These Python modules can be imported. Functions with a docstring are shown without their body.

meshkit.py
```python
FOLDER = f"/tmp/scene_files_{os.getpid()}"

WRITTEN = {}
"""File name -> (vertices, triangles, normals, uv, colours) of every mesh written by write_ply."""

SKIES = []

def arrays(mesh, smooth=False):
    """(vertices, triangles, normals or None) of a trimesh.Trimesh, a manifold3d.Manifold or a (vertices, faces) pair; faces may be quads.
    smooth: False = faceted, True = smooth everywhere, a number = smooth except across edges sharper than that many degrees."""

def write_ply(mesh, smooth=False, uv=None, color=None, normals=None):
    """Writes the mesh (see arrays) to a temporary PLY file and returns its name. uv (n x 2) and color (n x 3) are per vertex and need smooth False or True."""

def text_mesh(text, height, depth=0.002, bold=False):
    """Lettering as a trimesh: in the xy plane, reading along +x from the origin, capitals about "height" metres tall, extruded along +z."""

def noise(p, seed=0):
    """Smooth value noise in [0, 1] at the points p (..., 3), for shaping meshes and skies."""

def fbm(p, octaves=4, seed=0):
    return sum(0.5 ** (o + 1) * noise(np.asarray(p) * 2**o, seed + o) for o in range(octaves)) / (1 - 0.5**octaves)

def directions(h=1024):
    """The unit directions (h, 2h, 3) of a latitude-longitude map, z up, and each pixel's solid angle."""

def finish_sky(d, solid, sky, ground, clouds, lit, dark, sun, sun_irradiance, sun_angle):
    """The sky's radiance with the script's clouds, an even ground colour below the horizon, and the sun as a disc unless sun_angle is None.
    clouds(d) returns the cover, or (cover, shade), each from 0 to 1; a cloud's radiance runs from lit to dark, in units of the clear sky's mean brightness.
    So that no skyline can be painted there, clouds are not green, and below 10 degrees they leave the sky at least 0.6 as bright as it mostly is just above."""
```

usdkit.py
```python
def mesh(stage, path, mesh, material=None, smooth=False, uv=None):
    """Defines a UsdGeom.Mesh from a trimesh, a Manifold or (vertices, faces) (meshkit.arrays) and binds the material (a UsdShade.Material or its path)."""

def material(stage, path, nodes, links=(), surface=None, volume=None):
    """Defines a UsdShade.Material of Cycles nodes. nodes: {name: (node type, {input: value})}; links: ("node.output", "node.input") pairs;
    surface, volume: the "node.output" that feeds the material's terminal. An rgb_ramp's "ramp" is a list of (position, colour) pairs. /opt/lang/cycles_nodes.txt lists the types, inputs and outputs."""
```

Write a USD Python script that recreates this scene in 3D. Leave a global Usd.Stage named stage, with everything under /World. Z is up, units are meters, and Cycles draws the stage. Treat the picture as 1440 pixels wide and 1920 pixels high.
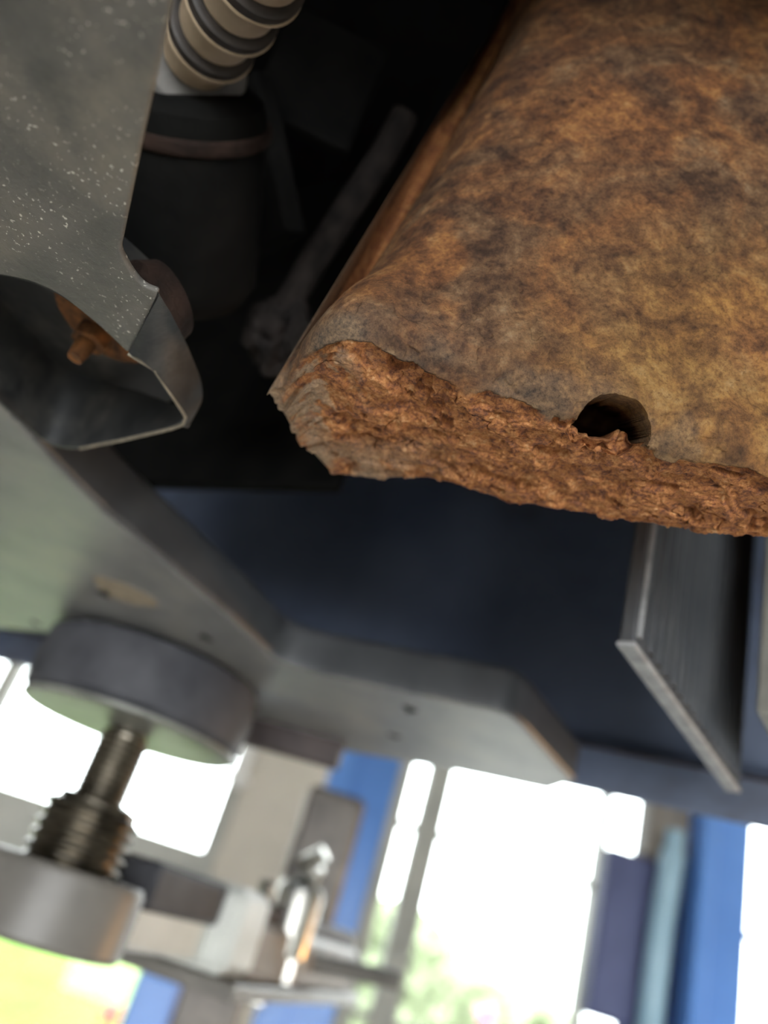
import math, numpy as np, trimesh, usdkit, meshkit
from shapely.geometry import Polygon
from pxr import Usd, UsdGeom, UsdLux, UsdShade, Gf, Sdf, Vt
from trimesh.creation import triangulate_polygon

rng = np.random.default_rng(7)
stage = Usd.Stage.CreateInMemory()
UsdGeom.SetStageUpAxis(stage, UsdGeom.Tokens.z)
UsdGeom.SetStageMetersPerUnit(stage, 1.0)
W = UsdGeom.Xform.Define(stage, '/World')
UsdGeom.Scope.Define(stage, '/World/Looks')

# ------------------------------------------------------------------ camera, light, exposure
FPX, PITCH, ROLL = 1500.0, math.radians(28.0), math.radians(18.0)
EYE = np.array([0.0, 0.0, 1.6])
F = np.array([0, math.cos(PITCH), math.sin(PITCH)])
R0 = np.array([1.0, 0, 0]); U0 = np.array([0, -math.sin(PITCH), math.cos(PITCH)])
R = math.cos(ROLL) * R0 + math.sin(ROLL) * U0
U = math.cos(ROLL) * U0 - math.sin(ROLL) * R0
cam = UsdGeom.Camera.Define(stage, '/World/camera')
cam.CreateFocalLengthAttr(24.0)
cam.CreateHorizontalApertureAttr(24.0 * 1440 / FPX)
cam.CreateVerticalApertureAttr(24.0 * 1920 / FPX)
cam.CreateFStopAttr(24.0 / 4.6)            # the opening is 4.6 mm wide
cam.CreateFocusDistanceAttr(0.205)
cam.CreateClippingRangeAttr(Gf.Vec2f(0.01, 500))
cam.CreateExposureAttr(-0.15)
m = Gf.Matrix4d(*[float(x) for x in (*R, 0, *U, 0, *(-F), 0, *EYE, 1)])
cam.AddTransformOp().Set(m)

SKY = 4.0
dome = UsdLux.DomeLight.Define(stage, '/World/sky')
dome.CreateIntensityAttr(SKY); dome.CreateColorAttr(Gf.Vec3f(0.93, 0.97, 1.0))
sun = UsdLux.DistantLight.Define(stage, '/World/sun')
sun.CreateIntensityAttr(9.0); sun.CreateAngleAttr(2.0); sun.CreateColorAttr(Gf.Vec3f(1.0, 0.9, 0.72))
sun.AddRotateXYZOp().Set(Gf.Vec3f(40, 0, -35))

# ------------------------------------------------------------------ helpers
def ray(px, py):
    return F + (px - 720) / FPX * R - (py - 960) / FPX * U
def atd(px, py, d): return EYE + ray(px, py) * d
def onz(px, py, z):
    v = ray(px, py); return EYE + v * (z / v[2])          # z above the eye
def ony(px, py, y):
    v = ray(px, py); return EYE + v * (y / v[1])

used = {}
def numbered(path):
    if path not in used: used[path] = 0; return path
    used[path] += 1; return f'{path}_{used[path]:03d}'
def keys(p, **kw):
    for k, v in kw.items():
        if v: p.SetCustomDataByKey(k, v)
BASE = {}
def thing(name, label, cat, base=(0, 0, 0), group=None):
    path = numbered('/World/' + name)
    x = UsdGeom.Xform.Define(stage, path); x.AddTranslateOp().Set(Gf.Vec3d(*map(float, base)))
    keys(x.GetPrim(), label=label, category=cat, group=group)
    BASE[path] = np.array(base, float)
    return path
def part(name, mesh, mat, parent, smooth=35, label=None, kind=None, prim=None):
    path = numbered(parent + '/' + name)
    v, f, _ = meshkit.arrays(mesh)
    b = BASE.get('/'.join(path.split('/')[:3]), np.zeros(3))
    if prim is not None and smooth not in (True, False): smooth = True
    g = usdkit.mesh(stage, path, (v - b, f), mat, smooth=smooth)
    for k, a in (prim or {}).items():
        UsdGeom.PrimvarsAPI(g).CreatePrimvar(k, Sdf.ValueTypeNames.FloatArray, 'vertex').Set(Vt.FloatArray.FromNumpy(np.asarray(a, np.float32)))
    keys(g.GetPrim(), label=label, kind=kind)
    return path
def struct(name, mesh, mat, smooth=35, label=None):
    path = numbered('/World/' + name)
    g = usdkit.mesh(stage, path, mesh, mat, smooth=smooth)
    keys(g.GetPrim(), kind='structure', label=label)
    return path

def join(*ms): return trimesh.util.concatenate([x for x in ms])
def frame_axes(d):
    d = np.asarray(d, float); d = d / np.linalg.norm(d)
    a = np.array([0, 0, 1.0]) if abs(d[2]) < .9 else np.array([1.0, 0, 0])
    u = np.cross(a, d); u /= np.linalg.norm(u)
    return u, np.cross(d, u), d
def cbox(c, sx, sy, sz, ax=None, ch=None):
    """chamfered box; ax: three axis rows"""
    ch = min(sx, sy, sz) * .12 if ch is None else ch
    P = []
    for a in (-1, 1):
        for b in (-1, 1):
            for d in (-1, 1):
                h = np.array([a * sx / 2, b * sy / 2, d * sz / 2]); s = np.array([a, b, d]) * ch
                for k in range(3):
                    q = h - s; q[k] = h[k]; P.append(q)
    P = np.array(P)
    if ax is not None: P = P @ np.asarray(ax)
    return trimesh.convex.convex_hull(P + np.asarray(c))
def beam(p0, p1, w, h, ch=None):
    """box from p0 to p1, w wide sideways, h high"""
    p0, p1 = np.asarray(p0, float), np.asarray(p1, float)
    u, v, d = frame_axes(p1 - p0)
    return cbox((p0 + p1) / 2, w, h, np.linalg.norm(p1 - p0), [u, v, d], ch)
def tube(path, r, n=16, caps=True):
    path = np.asarray(path, float); r = np.broadcast_to(r, len(path))
    t = np.gradient(path, axis=0); t /= np.linalg.norm(t, axis=1)[:, None]
    u, v, _ = frame_axes(t[0]); V = []
    for i in range(len(path)):
        u = u - t[i] * (u @ t[i]); u /= np.linalg.norm(u); w = np.cross(t[i], u)
        a = np.arange(n) * 2 * math.pi / n
        V.append(path[i] + r[i] * (np.cos(a)[:, None] * u + np.sin(a)[:, None] * w))
    V = np.vstack(V); Fc = []
    for i in range(len(path) - 1):
        for k in range(n):
            a, b = i * n + k, i * n + (k + 1) % n
            Fc += [[a, b, b + n], [a, b + n, a + n]]
    if caps:
        V = np.vstack([V, path[0], path[-1]]); c0, c1 = len(V) - 2, len(V) - 1; L = (len(path) - 1) * n
        for k in range(n):
            Fc += [[c0, (k + 1) % n, k], [c1, L + k, L + (k + 1) % n]]
    return trimesh.Trimesh(V, np.array(Fc), process=False)
def lathe(profile, o, axis=(0, 0, 1), n=48):
    """profile rows: radius, height along the axis"""
    u, v, d = frame_axes(axis); P = np.asarray(profile, float); a = np.arange(n) * 2 * math.pi / n
    ring = np.cos(a)[:, None] * u + np.sin(a)[:, None] * v
    V = np.vstack([np.asarray(o) + h * d + max(r, 1e-5) * ring for r, h in P]); Fc = []
    for i in range(len(P) - 1):
        for k in range(n):
            p, q = i * n + k, i * n + (k + 1) % n
            Fc += [[p, q, q + n], [p, q + n, p + n]]
    return trimesh.Trimesh(V, np.array(Fc), process=False)
def rounded(poly, r, n=5):
    """rounds the corners of a closed polygon (rows x, y); r a number or one per corner"""
    P = np.asarray(poly, float)[:, :2]; out = []; r = np.broadcast_to(r, len(P))
    for i in range(len(P)):
        a, b, c = P[i - 1], P[i], P[(i + 1) % len(P)]
        k = min(r[i], .45 * np.linalg.norm(a - b), .45 * np.linalg.norm(c - b))
        s = b + (a - b) / np.linalg.norm(a - b) * k; e = b + (c - b) / np.linalg.norm(c - b) * k
        for t in np.linspace(0, 1, n): out.append((1 - t) ** 2 * s + 2 * t * (1 - t) * b + t * t * e)
    return np.array(out)
def inset(P, d):
    """moves each vertex of a counter-clockwise polygon inward by d (mitred)"""
    e1 = P - np.roll(P, 1, 0); e2 = np.roll(P, -1, 0) - P
    n1 = np.stack([-e1[:, 1], e1[:, 0]], 1) / np.maximum(np.linalg.norm(e1, axis=1), 1e-9)[:, None]
    n2 = np.stack([-e2[:, 1], e2[:, 0]], 1) / np.maximum(np.linalg.norm(e2, axis=1), 1e-9)[:, None]
    b = n1 + n2; b /= np.maximum((b * n1).sum(1), .5)[:, None] * 1.0
    return P + d * b / np.maximum(1, np.linalg.norm(b, axis=1) / 1.6)[:, None]
def ccw(P):
    x, y = P[:, 0], P[:, 1]
    return P if (x * np.roll(y, -1) - y * np.roll(x, -1)).sum() > 0 else P[::-1]
def prism(poly, z0, z1, bev=0.0, steps=4):
    """plan polygon between z0 and z1 with a rounded lower and upper edge"""
    P = ccw(np.asarray(poly, float)[:, :2]); lay = []
    if bev:
        for t in np.linspace(0, math.pi / 2, steps): lay.append((bev * (1 - math.sin(t)), z0 + bev * (1 - math.cos(t))))
        for t in np.linspace(math.pi / 2, 0, steps): lay.append((bev * (1 - math.sin(t)), z1 - bev * (1 - math.cos(t))))
    else: lay = [(0, z0), (0, z1)]
    n = len(P); V = np.vstack([np.column_stack([inset(P, d) if d else P, np.full(n, z)]) for d, z in lay]); Fc = []
    for i in range(len(lay) - 1):
        for k in range(n):
            a, b = i * n + k, i * n + (k + 1) % n
            Fc += [[a, b, b + n], [a, b + n, a + n]]
    sides = trimesh.Trimesh(V, np.array(Fc), process=False)
    bot = V[:n, :2]
    tv, tf = triangulate_polygon(Polygon(bot), engine='earcut')
    lo = trimesh.Trimesh(np.column_stack([tv, np.full(len(tv), z0)]), tf, process=False)
    hi = trimesh.Trimesh(np.column_stack([tv, np.full(len(tv), z1)]), tf, process=False)
    if lo.face_normals[:, 2].mean() > 0: lo.invert()
    if hi.face_normals[:, 2].mean() < 0: hi.invert()
    out = join(sides, lo, hi); out.merge_vertices(digits_vertex=7); return out
def sheet(line, thick, z0, z1, bev=.0004):
    """upright sheet metal following a plan line, its lower edge at z0"""
    from shapely.geometry import LineString
    g = LineString(np.asarray(line)[:, :2]).buffer(thick / 2, cap_style=2, join_style=1, quad_segs=3)
    return prism(np.array(g.exterior.coords)[:-1], z0, z1, bev)
def smoothstep(a, b, x):
    t = np.clip((x - a) / (b - a), 0, 1); return t * t * (3 - 2 * t)
def fbm(p, o=4, seed=0): return meshkit.fbm(p, o, seed)

# ------------------------------------------------------------------ materials
def mat(name, nodes, links, surface='p.BSDF'): return usdkit.material(stage, '/World/Looks/' + name, nodes, links, surface=surface)
def worn(name, c1, c2, scale=20, rough=.5, metallic=0., c3=None, bump=.0, bscale=None, spec=.5, lo=.35, hi=.65, speck=None, rough2=None):
    """a painted or bare surface of two tones with an optional third in blotches, small relief and optional light specks"""
    n = {'g': ('texture_coordinate', {}), 'n': ('noise_texture', {'scale': scale, 'detail': 6, 'roughness': .6}),
         'r': ('rgb_ramp', {'ramp': [(lo, c1), (hi, c2)]}), 'p': ('principled_bsdf', {'roughness': rough, 'metallic': metallic, 'specular_ior_level': spec})}
    L = [('g.object', 'n.vector'), ('n.fac', 'r.fac')]; col = 'r.color'
    if c3 is not None:
        n['n3'] = ('noise_texture', {'scale': scale * .37, 'detail': 7, 'roughness': .65})
        n['r3'] = ('rgb_ramp', {'ramp': [(.52, (0, 0, 0)), (.66, (1, 1, 1))]})
        n['x3'] = ('mix_color', {'b': c3})
        L += [('g.object', 'n3.vector'), ('n3.fac', 'r3.fac'), ('r3.color', 'x3.fac'), (col, 'x3.a')]; col = 'x3.result'
    if speck is not None:
        sc, th, cs = speck
        n['ns'] = ('noise_texture', {'scale': sc, 'detail': 2, 'roughness': .5}); n['nb'] = ('noise_texture', {'scale': sc * .06, 'detail': 3})
        n['rs'] = ('rgb_ramp', {'ramp': [(th, (0, 0, 0)), (th + .05, (1, 1, 1))]}); n['rb'] = ('rgb_ramp', {'ramp': [(.42, (0, 0, 0)), (.58, (1, 1, 1))]})
        n['ms'] = ('math', {'math_type': 'multiply'}); n['xs'] = ('mix_color', {'b': cs})
        L += [('g.object', 'ns.vector'), ('g.object', 'nb.vector'), ('ns.fac', 'rs.fac'), ('nb.fac', 'rb.fac'), ('rs.color', 'ms.value1'), ('rb.color', 'ms.value2'), ('ms.value', 'xs.fac'), (col, 'xs.a')]; col = 'xs.result'
    L.append((col, 'p.base_color'))
    if rough2 is not None:
        n['rr'] = ('map_range', {'from_min': .3, 'from_max': .7, 'to_min': rough, 'to_max': rough2}); L += [('n.fac', 'rr.value'), ('rr.result', 'p.roughness')]
    if bump:
        n['nn'] = ('noise_texture', {'scale': bscale or scale * 8, 'detail': 5, 'roughness': .6}); n['b'] = ('bump', {'strength': 1.0, 'distance': bump})
        L += [('g.object', 'nn.vector'), ('nn.fac', 'b.height'), ('b.normal', 'p.normal')]
    return mat(name, n, L)
def plain(name, c, rough=.5, metallic=0., spec=.5): return worn(name, tuple(.88 * x for x in c), tuple(min(1, 1.1 * x) for x in c), 14, rough, metallic, spec=spec)

# rust of the box section: bands of tone, masks from the mesh say where the skin, the bare flaky metal, grey film and dust are
def rust_material():
    n = {'g': ('texture_coordinate', {}), 'p': ('principled_bsdf', {'roughness': .82, 'specular_ior_level': .25}),
         'mp': ('mapping', {'scale': (1, 1, 1), 'rotation': (0, .5, 0)}),
         'a_skin': ('attribute', {'attribute': 'skin'}), 'a_film': ('attribute', {'attribute': 'film'}), 'a_dust': ('attribute', {'attribute': 'dust'}), 'a_ochre': ('attribute', {'attribute': 'ochre'}),
         'n1': ('noise_texture', {'scale': 70, 'detail': 9, 'roughness': .68, 'distortion': .6}), 'n2': ('noise_texture', {'scale': 260, 'detail': 8, 'roughness': .7}),
         'n3': ('noise_texture', {'scale': 34, 'detail': 8, 'roughness': .66, 'distortion': 1.0}), 'n4': ('noise_texture', {'scale': 900, 'detail': 4, 'roughness': .7}),
         'skinr': ('rgb_ramp', {'ramp': [(.36, (.048, .023, .015)), (.45, (.130, .056, .026)), (.52, (.228, .097, .038)), (.58, (.330, .148, .050)), (.66, (.42, .235, .105))]}),
         'brownr': ('rgb_ramp', {'ramp': [(.36, (.030, .017, .012)), (.45, (.075, .040, .024)), (.52, (.135, .073, .038)), (.59, (.205, .122, .066)), (.67, (.28, .19, .115))]}),
         'n5': ('noise_texture', {'scale': 26, 'detail': 6, 'roughness': .62, 'distortion': .8}), 'pick': ('rgb_ramp', {'ramp': [(.42, (0, 0, 0)), (.60, (1, 1, 1))]}), 'xb': ('mix_color', {}),
         'bandr': ('rgb_ramp', {'ramp': [(.33, (.072, .031, .025)), (.42, (.195, .078, .041)), (.49, (.325, .128, .049)), (.56, (.43, .185, .066)), (.65, (.53, .310, .160))]}),
         'ochr': ('rgb_ramp', {'ramp': [(.36, (.080, .039, .017)), (.46, (.195, .095, .031)), (.56, (.345, .185, .050)), (.66, (.45, .275, .10))]}),
         'mixf': ('mix_float', {'fac': .42}), 'mixb': ('mix_float', {'fac': .30}),
         'xo': ('mix_color', {}), 'xs': ('mix_color', {}), 'xf': ('mix_color', {'b': (.20, .165, .125)}), 'xd': ('mix_color', {'b': (.31, .225, .150)}),
         'filmr': ('rgb_ramp', {'ramp': [(.36, (.060, .048, .040)), (.52, (.155, .104, .066)), (.66, (.27, .178, .102))]}),
         'cm': ('combine_color', {}), 'spk': ('rgb_ramp', {'ramp': [(.30, (.45, .42, .42)), (.50, (1, 1, 1)), (.70, (1.25, 1.2, 1.1))]}), 'mul': ('mix_color', {'blend_type': 'multiply', 'fac': .75, 'use_clamp': False}),
         'hb': ('mix_float', {'fac': .6}), 'b': ('bump', {'strength': .7, 'distance': .0006})}
    L = [('g.object', 'mp.vector')] + [('mp.vector', f'n{k}.vector') for k in (1, 2, 3, 4, 5)]
    L += [('n1.fac', 'mixf.a'), ('n2.fac', 'mixf.b'), ('n2.fac', 'mixb.a'), ('n4.fac', 'mixb.b'),
          ('mixf.result', 'skinr.fac'), ('mixb.result', 'bandr.fac'), ('mixf.result', 'ochr.fac'), ('mixb.result', 'filmr.fac'),
          ('a_ochre.fac', 'xo.fac'), ('n5.fac', 'pick.fac'), ('pick.color', 'xb.fac'), ('brownr.color', 'xb.a'), ('skinr.color', 'xb.b'), ('mixf.result', 'brownr.fac'), ('xb.result', 'xo.a'), ('ochr.color', 'xo.b'),
          ('a_skin.fac', 'xs.fac'), ('bandr.color', 'xs.a'), ('xo.result', 'xs.b'),
          ('a_film.fac', 'xf.fac'), ('xs.result', 'xf.a'), ('filmr.color', 'xf.b'),
          ('a_dust.fac', 'xd.fac'), ('xf.result', 'xd.a'),
          ('n4.fac', 'spk.fac'), ('xd.result', 'mul.a'), ('spk.color', 'mul.b'), ('mul.result', 'p.base_color'),
          ('n2.fac', 'hb.a'), ('n4.fac', 'hb.b'), ('hb.result', 'b.height'), ('b.normal', 'p.normal')]
    return mat('rust_scale', n, L)
RUST = rust_material()
RUST2 = worn('rust_bolt', (.055, .026, .014), (.26, .105, .034), 160, .85, bump=.0005, bscale=500, spec=.25)
RUSTD = worn('rust_dark', (.016, .010, .008), (.050, .028, .020), 90, .85, bump=.0010, bscale=400, spec=.25)
GREY = worn('dusty_grey_steel', (.085, .080, .072), (.165, .150, .130), 45, .48, c3=(.20, .175, .14), bump=.0005, bscale=420, speck=(720, .635, (.62, .58, .50)), rough2=.72)
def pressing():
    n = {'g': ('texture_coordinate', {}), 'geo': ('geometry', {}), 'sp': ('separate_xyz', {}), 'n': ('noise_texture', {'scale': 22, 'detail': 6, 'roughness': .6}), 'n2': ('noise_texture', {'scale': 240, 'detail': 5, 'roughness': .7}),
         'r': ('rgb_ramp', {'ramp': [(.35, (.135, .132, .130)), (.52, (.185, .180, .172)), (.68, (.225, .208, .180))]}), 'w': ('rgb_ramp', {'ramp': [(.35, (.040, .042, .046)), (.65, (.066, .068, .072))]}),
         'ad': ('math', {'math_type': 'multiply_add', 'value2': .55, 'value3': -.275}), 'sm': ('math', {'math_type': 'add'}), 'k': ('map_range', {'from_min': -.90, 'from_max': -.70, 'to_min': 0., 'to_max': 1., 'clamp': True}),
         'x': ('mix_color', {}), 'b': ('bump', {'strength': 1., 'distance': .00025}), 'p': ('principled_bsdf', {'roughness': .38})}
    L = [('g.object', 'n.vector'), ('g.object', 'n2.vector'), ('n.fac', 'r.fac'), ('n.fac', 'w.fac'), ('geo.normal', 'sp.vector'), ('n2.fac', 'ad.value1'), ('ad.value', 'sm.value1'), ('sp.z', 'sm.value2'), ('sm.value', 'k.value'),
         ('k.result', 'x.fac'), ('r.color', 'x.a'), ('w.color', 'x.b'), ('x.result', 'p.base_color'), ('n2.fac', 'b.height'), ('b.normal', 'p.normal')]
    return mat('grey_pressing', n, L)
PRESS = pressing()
BRACK = worn('shaded_bracket_steel', (.008, .009, .010), (.026, .026, .025), 70, .55, c3=(.06, .055, .048), bump=.0003, bscale=300, rough2=.65)  # bracket steel darkened; shade of the fold and pocket is in the colour
NAVY = worn('hazed_navy_underseal', (.092, .115, .180), (.140, .168, .240), 9, .55, c3=(.075, .072, .080), bump=.0006, bscale=60)  # blue grey tone includes the lens haze, put into the colour
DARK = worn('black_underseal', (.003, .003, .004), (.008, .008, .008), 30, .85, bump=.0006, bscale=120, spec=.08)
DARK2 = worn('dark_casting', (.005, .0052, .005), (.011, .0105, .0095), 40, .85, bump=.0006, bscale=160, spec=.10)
DUSTB = worn('brown_dust', (.008, .0065, .006), (.027, .021, .018), 90, .9, bump=.0015, bscale=200, spec=.2)
BEIGE = worn('beige_plastic', (.42, .31, .20), (.60, .46, .31), 60, .5)
RING = worn('dark_brown_rubber', (.030, .024, .020), (.060, .048, .040), 80, .55)
COLLAR = worn('grey_collar_plastic', (.15, .14, .132), (.24, .225, .21), 60, .6)
RIB = worn('ribbed_grey_plastic', (.050, .054, .060), (.078, .080, .084), 26, .5, c3=(.09, .09, .088), bump=.0002, bscale=300)
BOARD2 = worn('pale_board_plastic', (.17, .165, .145), (.24, .23, .20), 30, .55)
RIBE = worn('cut_plastic_edge', (.22, .22, .22), (.36, .36, .36), 120, .6, bump=.0006, bscale=260)
RUBBER = worn('pad_rubber', (.030, .030, .036), (.060, .060, .068), 30, .65)
PADST = worn('dull_pad_steel', (.15, .15, .13), (.27, .27, .235), 30, .42, metallic=.25)
STEEL = worn('bright_steel', (.36, .35, .32), (.56, .54, .49), 50, .30, metallic=1.0)
SCREW = worn('oily_screw_steel', (.09, .078, .06), (.24, .21, .165), 60, .30, metallic=1.0)
FLANGE = worn('brown_flange_paint', (.040, .030, .030), (.075, .055, .050), 30, .6)
ARMG = worn('grey_arm_paint', (.10, .092, .08), (.17, .155, .135), 12, .42)
ARML = worn('pale_arm_paint', (.52, .53, .49), (.66, .66, .60), 10, .38)
BROWN = worn('grimy_arm_paint', (.12, .10, .085), (.27, .23, .19), 14, .5)
BLUE = worn('blue_post_paint', (.085, .215, .55), (.115, .265, .64), 4, .35)
BLUEP = worn('pale_blue_hose', (.24, .38, .46), (.32, .46, .54), 8, .4)
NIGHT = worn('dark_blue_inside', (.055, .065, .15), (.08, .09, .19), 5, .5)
FRAME = worn('window_frame_paint', (.34, .34, .30), (.42, .41, .36), 6, .5)
BEIGEW = worn('beige_plaster', (.50, .46, .39), (.58, .53, .45), 3, .9)
WHITEW = worn('white_plaster', (.72, .71, .68), (.80, .79, .76), 3, .9)
CONC = worn('concrete', (.34, .33, .31), (.46, .45, .42), 1.6, .7, c3=(.30, .29, .28))
GRASS = worn('grass_ground', (.080, .150, .020), (.138, .220, .034), 1.2, .95, spec=.1)
PAVE = worn('pale_paving', (.42, .42, .40), (.54, .53, .50), .8, .9, spec=.1)
ROOFM = worn('grey_wall_far', (.42, .44, .50), (.50, .52, .57), .6, .9)
BARK = worn('bark', (.10, .08, .06), (.18, .14, .10), 5, .95)
LEAF = mat('glare_paled_leaves', {'o': ('object_info', {}), 'g': ('geometry', {}), 'r': ('rgb_ramp', {'ramp': [(0, (.38, .43, .28)), (1, (.52, .56, .40))]}),
                      'd': ('diffuse_bsdf', {}), 't': ('translucent_bsdf', {}), 'x': ('mix_closure', {'fac': .4})},
           [('g.random_per_island', 'r.fac'), ('r.color', 'd.color'), ('r.color', 't.color'), ('d.BSDF', 'x.closure1'), ('t.BSDF', 'x.closure2')], 'x.closure')  # leaf tones paled; veil glare is put into the colour
PANE = mat('window_glass', {'f': ('fresnel', {'IOR': 1.45}), 't': ('transparent_bsdf', {'color': (.97, .99, .98)}), 'g': ('glossy_bsdf', {'roughness': .02}), 'x': ('mix_closure', {})},
           [('f.fac', 'x.fac'), ('t.BSDF', 'x.closure1'), ('g.BSDF', 'x.closure2')], 'x.closure')
PINK = plain('pink_petals', (.75, .20, .45), .8)
REDM = plain('red_paint', (.65, .10, .08), .5)

# ------------------------------------------------------------------ the room and what lies outside
WY = 4.2                                                   # the glazed front wall
def wxz(px, py): p = ony(px, py, WY); return p[0], p[2]
struct('floor', cbox((0, -.5, -.06), 13, 10, .12, ch=.001), CONC)
struct('ceiling', cbox((0, -.5, 4.55), 13, 10, .10, ch=.001), WHITEW)
struct('wall_left', cbox((-6.4, -.5, 2.25), .2, 9.6, 4.5, ch=.001), WHITEW)
struct('wall_right', cbox((6.4, -.5, 2.25), .2, 9.6, 4.5, ch=.001), WHITEW)
for sx in (-4.4, 4.4): struct('wall_back', cbox((sx, -5.4, 2.25), 4.2, .2, 4.5, ch=.001), WHITEW)  # out of view; the opening between is sized to limit daylight indoors
struct('wall_back', cbox((0, -5.4, 3.85), 4.6, .2, 1.3, ch=.001), WHITEW)

xl0, xl1 = wxz(-420, 1600)[0], wxz(425, 1560)[0]           # left glazing
xr0, xr1 = wxz(698, 1620)[0], 5.6                          # right glazing
ztop, zsill = 3.75, .35
struct('wall_front', cbox(((xl1 + xr0) / 2, WY, 2.25), xr0 - xl1, .2, 4.5, ch=.003), BEIGEW)
struct('wall_front', cbox(((-6.3 + xl0) / 2, WY, 2.25), xl0 + 6.3, .2, 4.5, ch=.003), BEIGEW)
struct('wall_front', cbox(((6.3 + xr1) / 2, WY, 2.25), 6.3 - xr1, .2, 4.5, ch=.003), BEIGEW)
for a, b in ((xl0, xl1), (xr0, xr1)):
    struct('wall_front', cbox(((a + b) / 2, WY, (4.5 + ztop) / 2), b - a, .2, 4.5 - ztop, ch=.003), BEIGEW)
    struct('wall_front', cbox(((a + b) / 2, WY, zsill / 2), b - a, .2, zsill, ch=.003), BEIGEW)
def window(name, x0, x1, uprights, bars):
    path = '/World/' + name
    x = UsdGeom.Xform.Define(stage, path); x.AddTranslateOp().Set(Gf.Vec3d((x0 + x1) / 2, WY, zsill)); BASE[path] = np.array([(x0 + x1) / 2, WY, zsill])
    keys(x.GetPrim(), kind='structure')
    fr = .038
    for xx in (x0 + fr, x1 - fr): part('window_frame', cbox((xx, WY - .02, (zsill + ztop) / 2), fr * 2, .09, ztop - zsill), FRAME, path)
    for zz in (zsill + fr, ztop - fr): part('window_frame', cbox(((x0 + x1) / 2, WY - .02, zz), x1 - x0 - 4 * fr, .09, fr * 2), FRAME, path)
    for xx, w in uprights: part('mullion', cbox((xx, WY - .02, (zsill + ztop) / 2), w, .10, ztop - zsill - 4 * fr), FRAME, path)
    xs = [x0] + sorted(u[0] for u in uprights) + [x1]
    for zz, w in bars:
        for p, q in zip(xs[:-1], xs[1:]): part('glazing_bar', cbox(((p + q) / 2, WY - .015, zz), q - p - .05, .05, w), FRAME, path)
    zz = [zsill] + sorted(b[0] for b in bars) + [ztop]
    for p, q in zip(xs[:-1], xs[1:]):
        for a, b in zip(zz[:-1], zz[1:]):
            part('pane', cbox(((p + q) / 2, WY, (a + b) / 2), q - p - .01, .006, b - a - .01, ch=.001), PANE, path)
zb = wxz(1110, 1662)[1]
xm = wxz(784, 1620)[0]; xn = wxz(1105, 1700)[0]
window('window_1', xr0, xr1, [(xm, .125), (xn, .045), (xn + 2.0, .05)], [(zb, .035), (wxz(1105, 2040)[1], .035)])
zl, zl2 = wxz(60, 1492)[1], wxz(60, 1640)[1]
window('window_2', xl0, xl1, [(wxz(-60, 1430)[0], .08)], [((zl + zl2) / 2, zl - zl2)])

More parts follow.
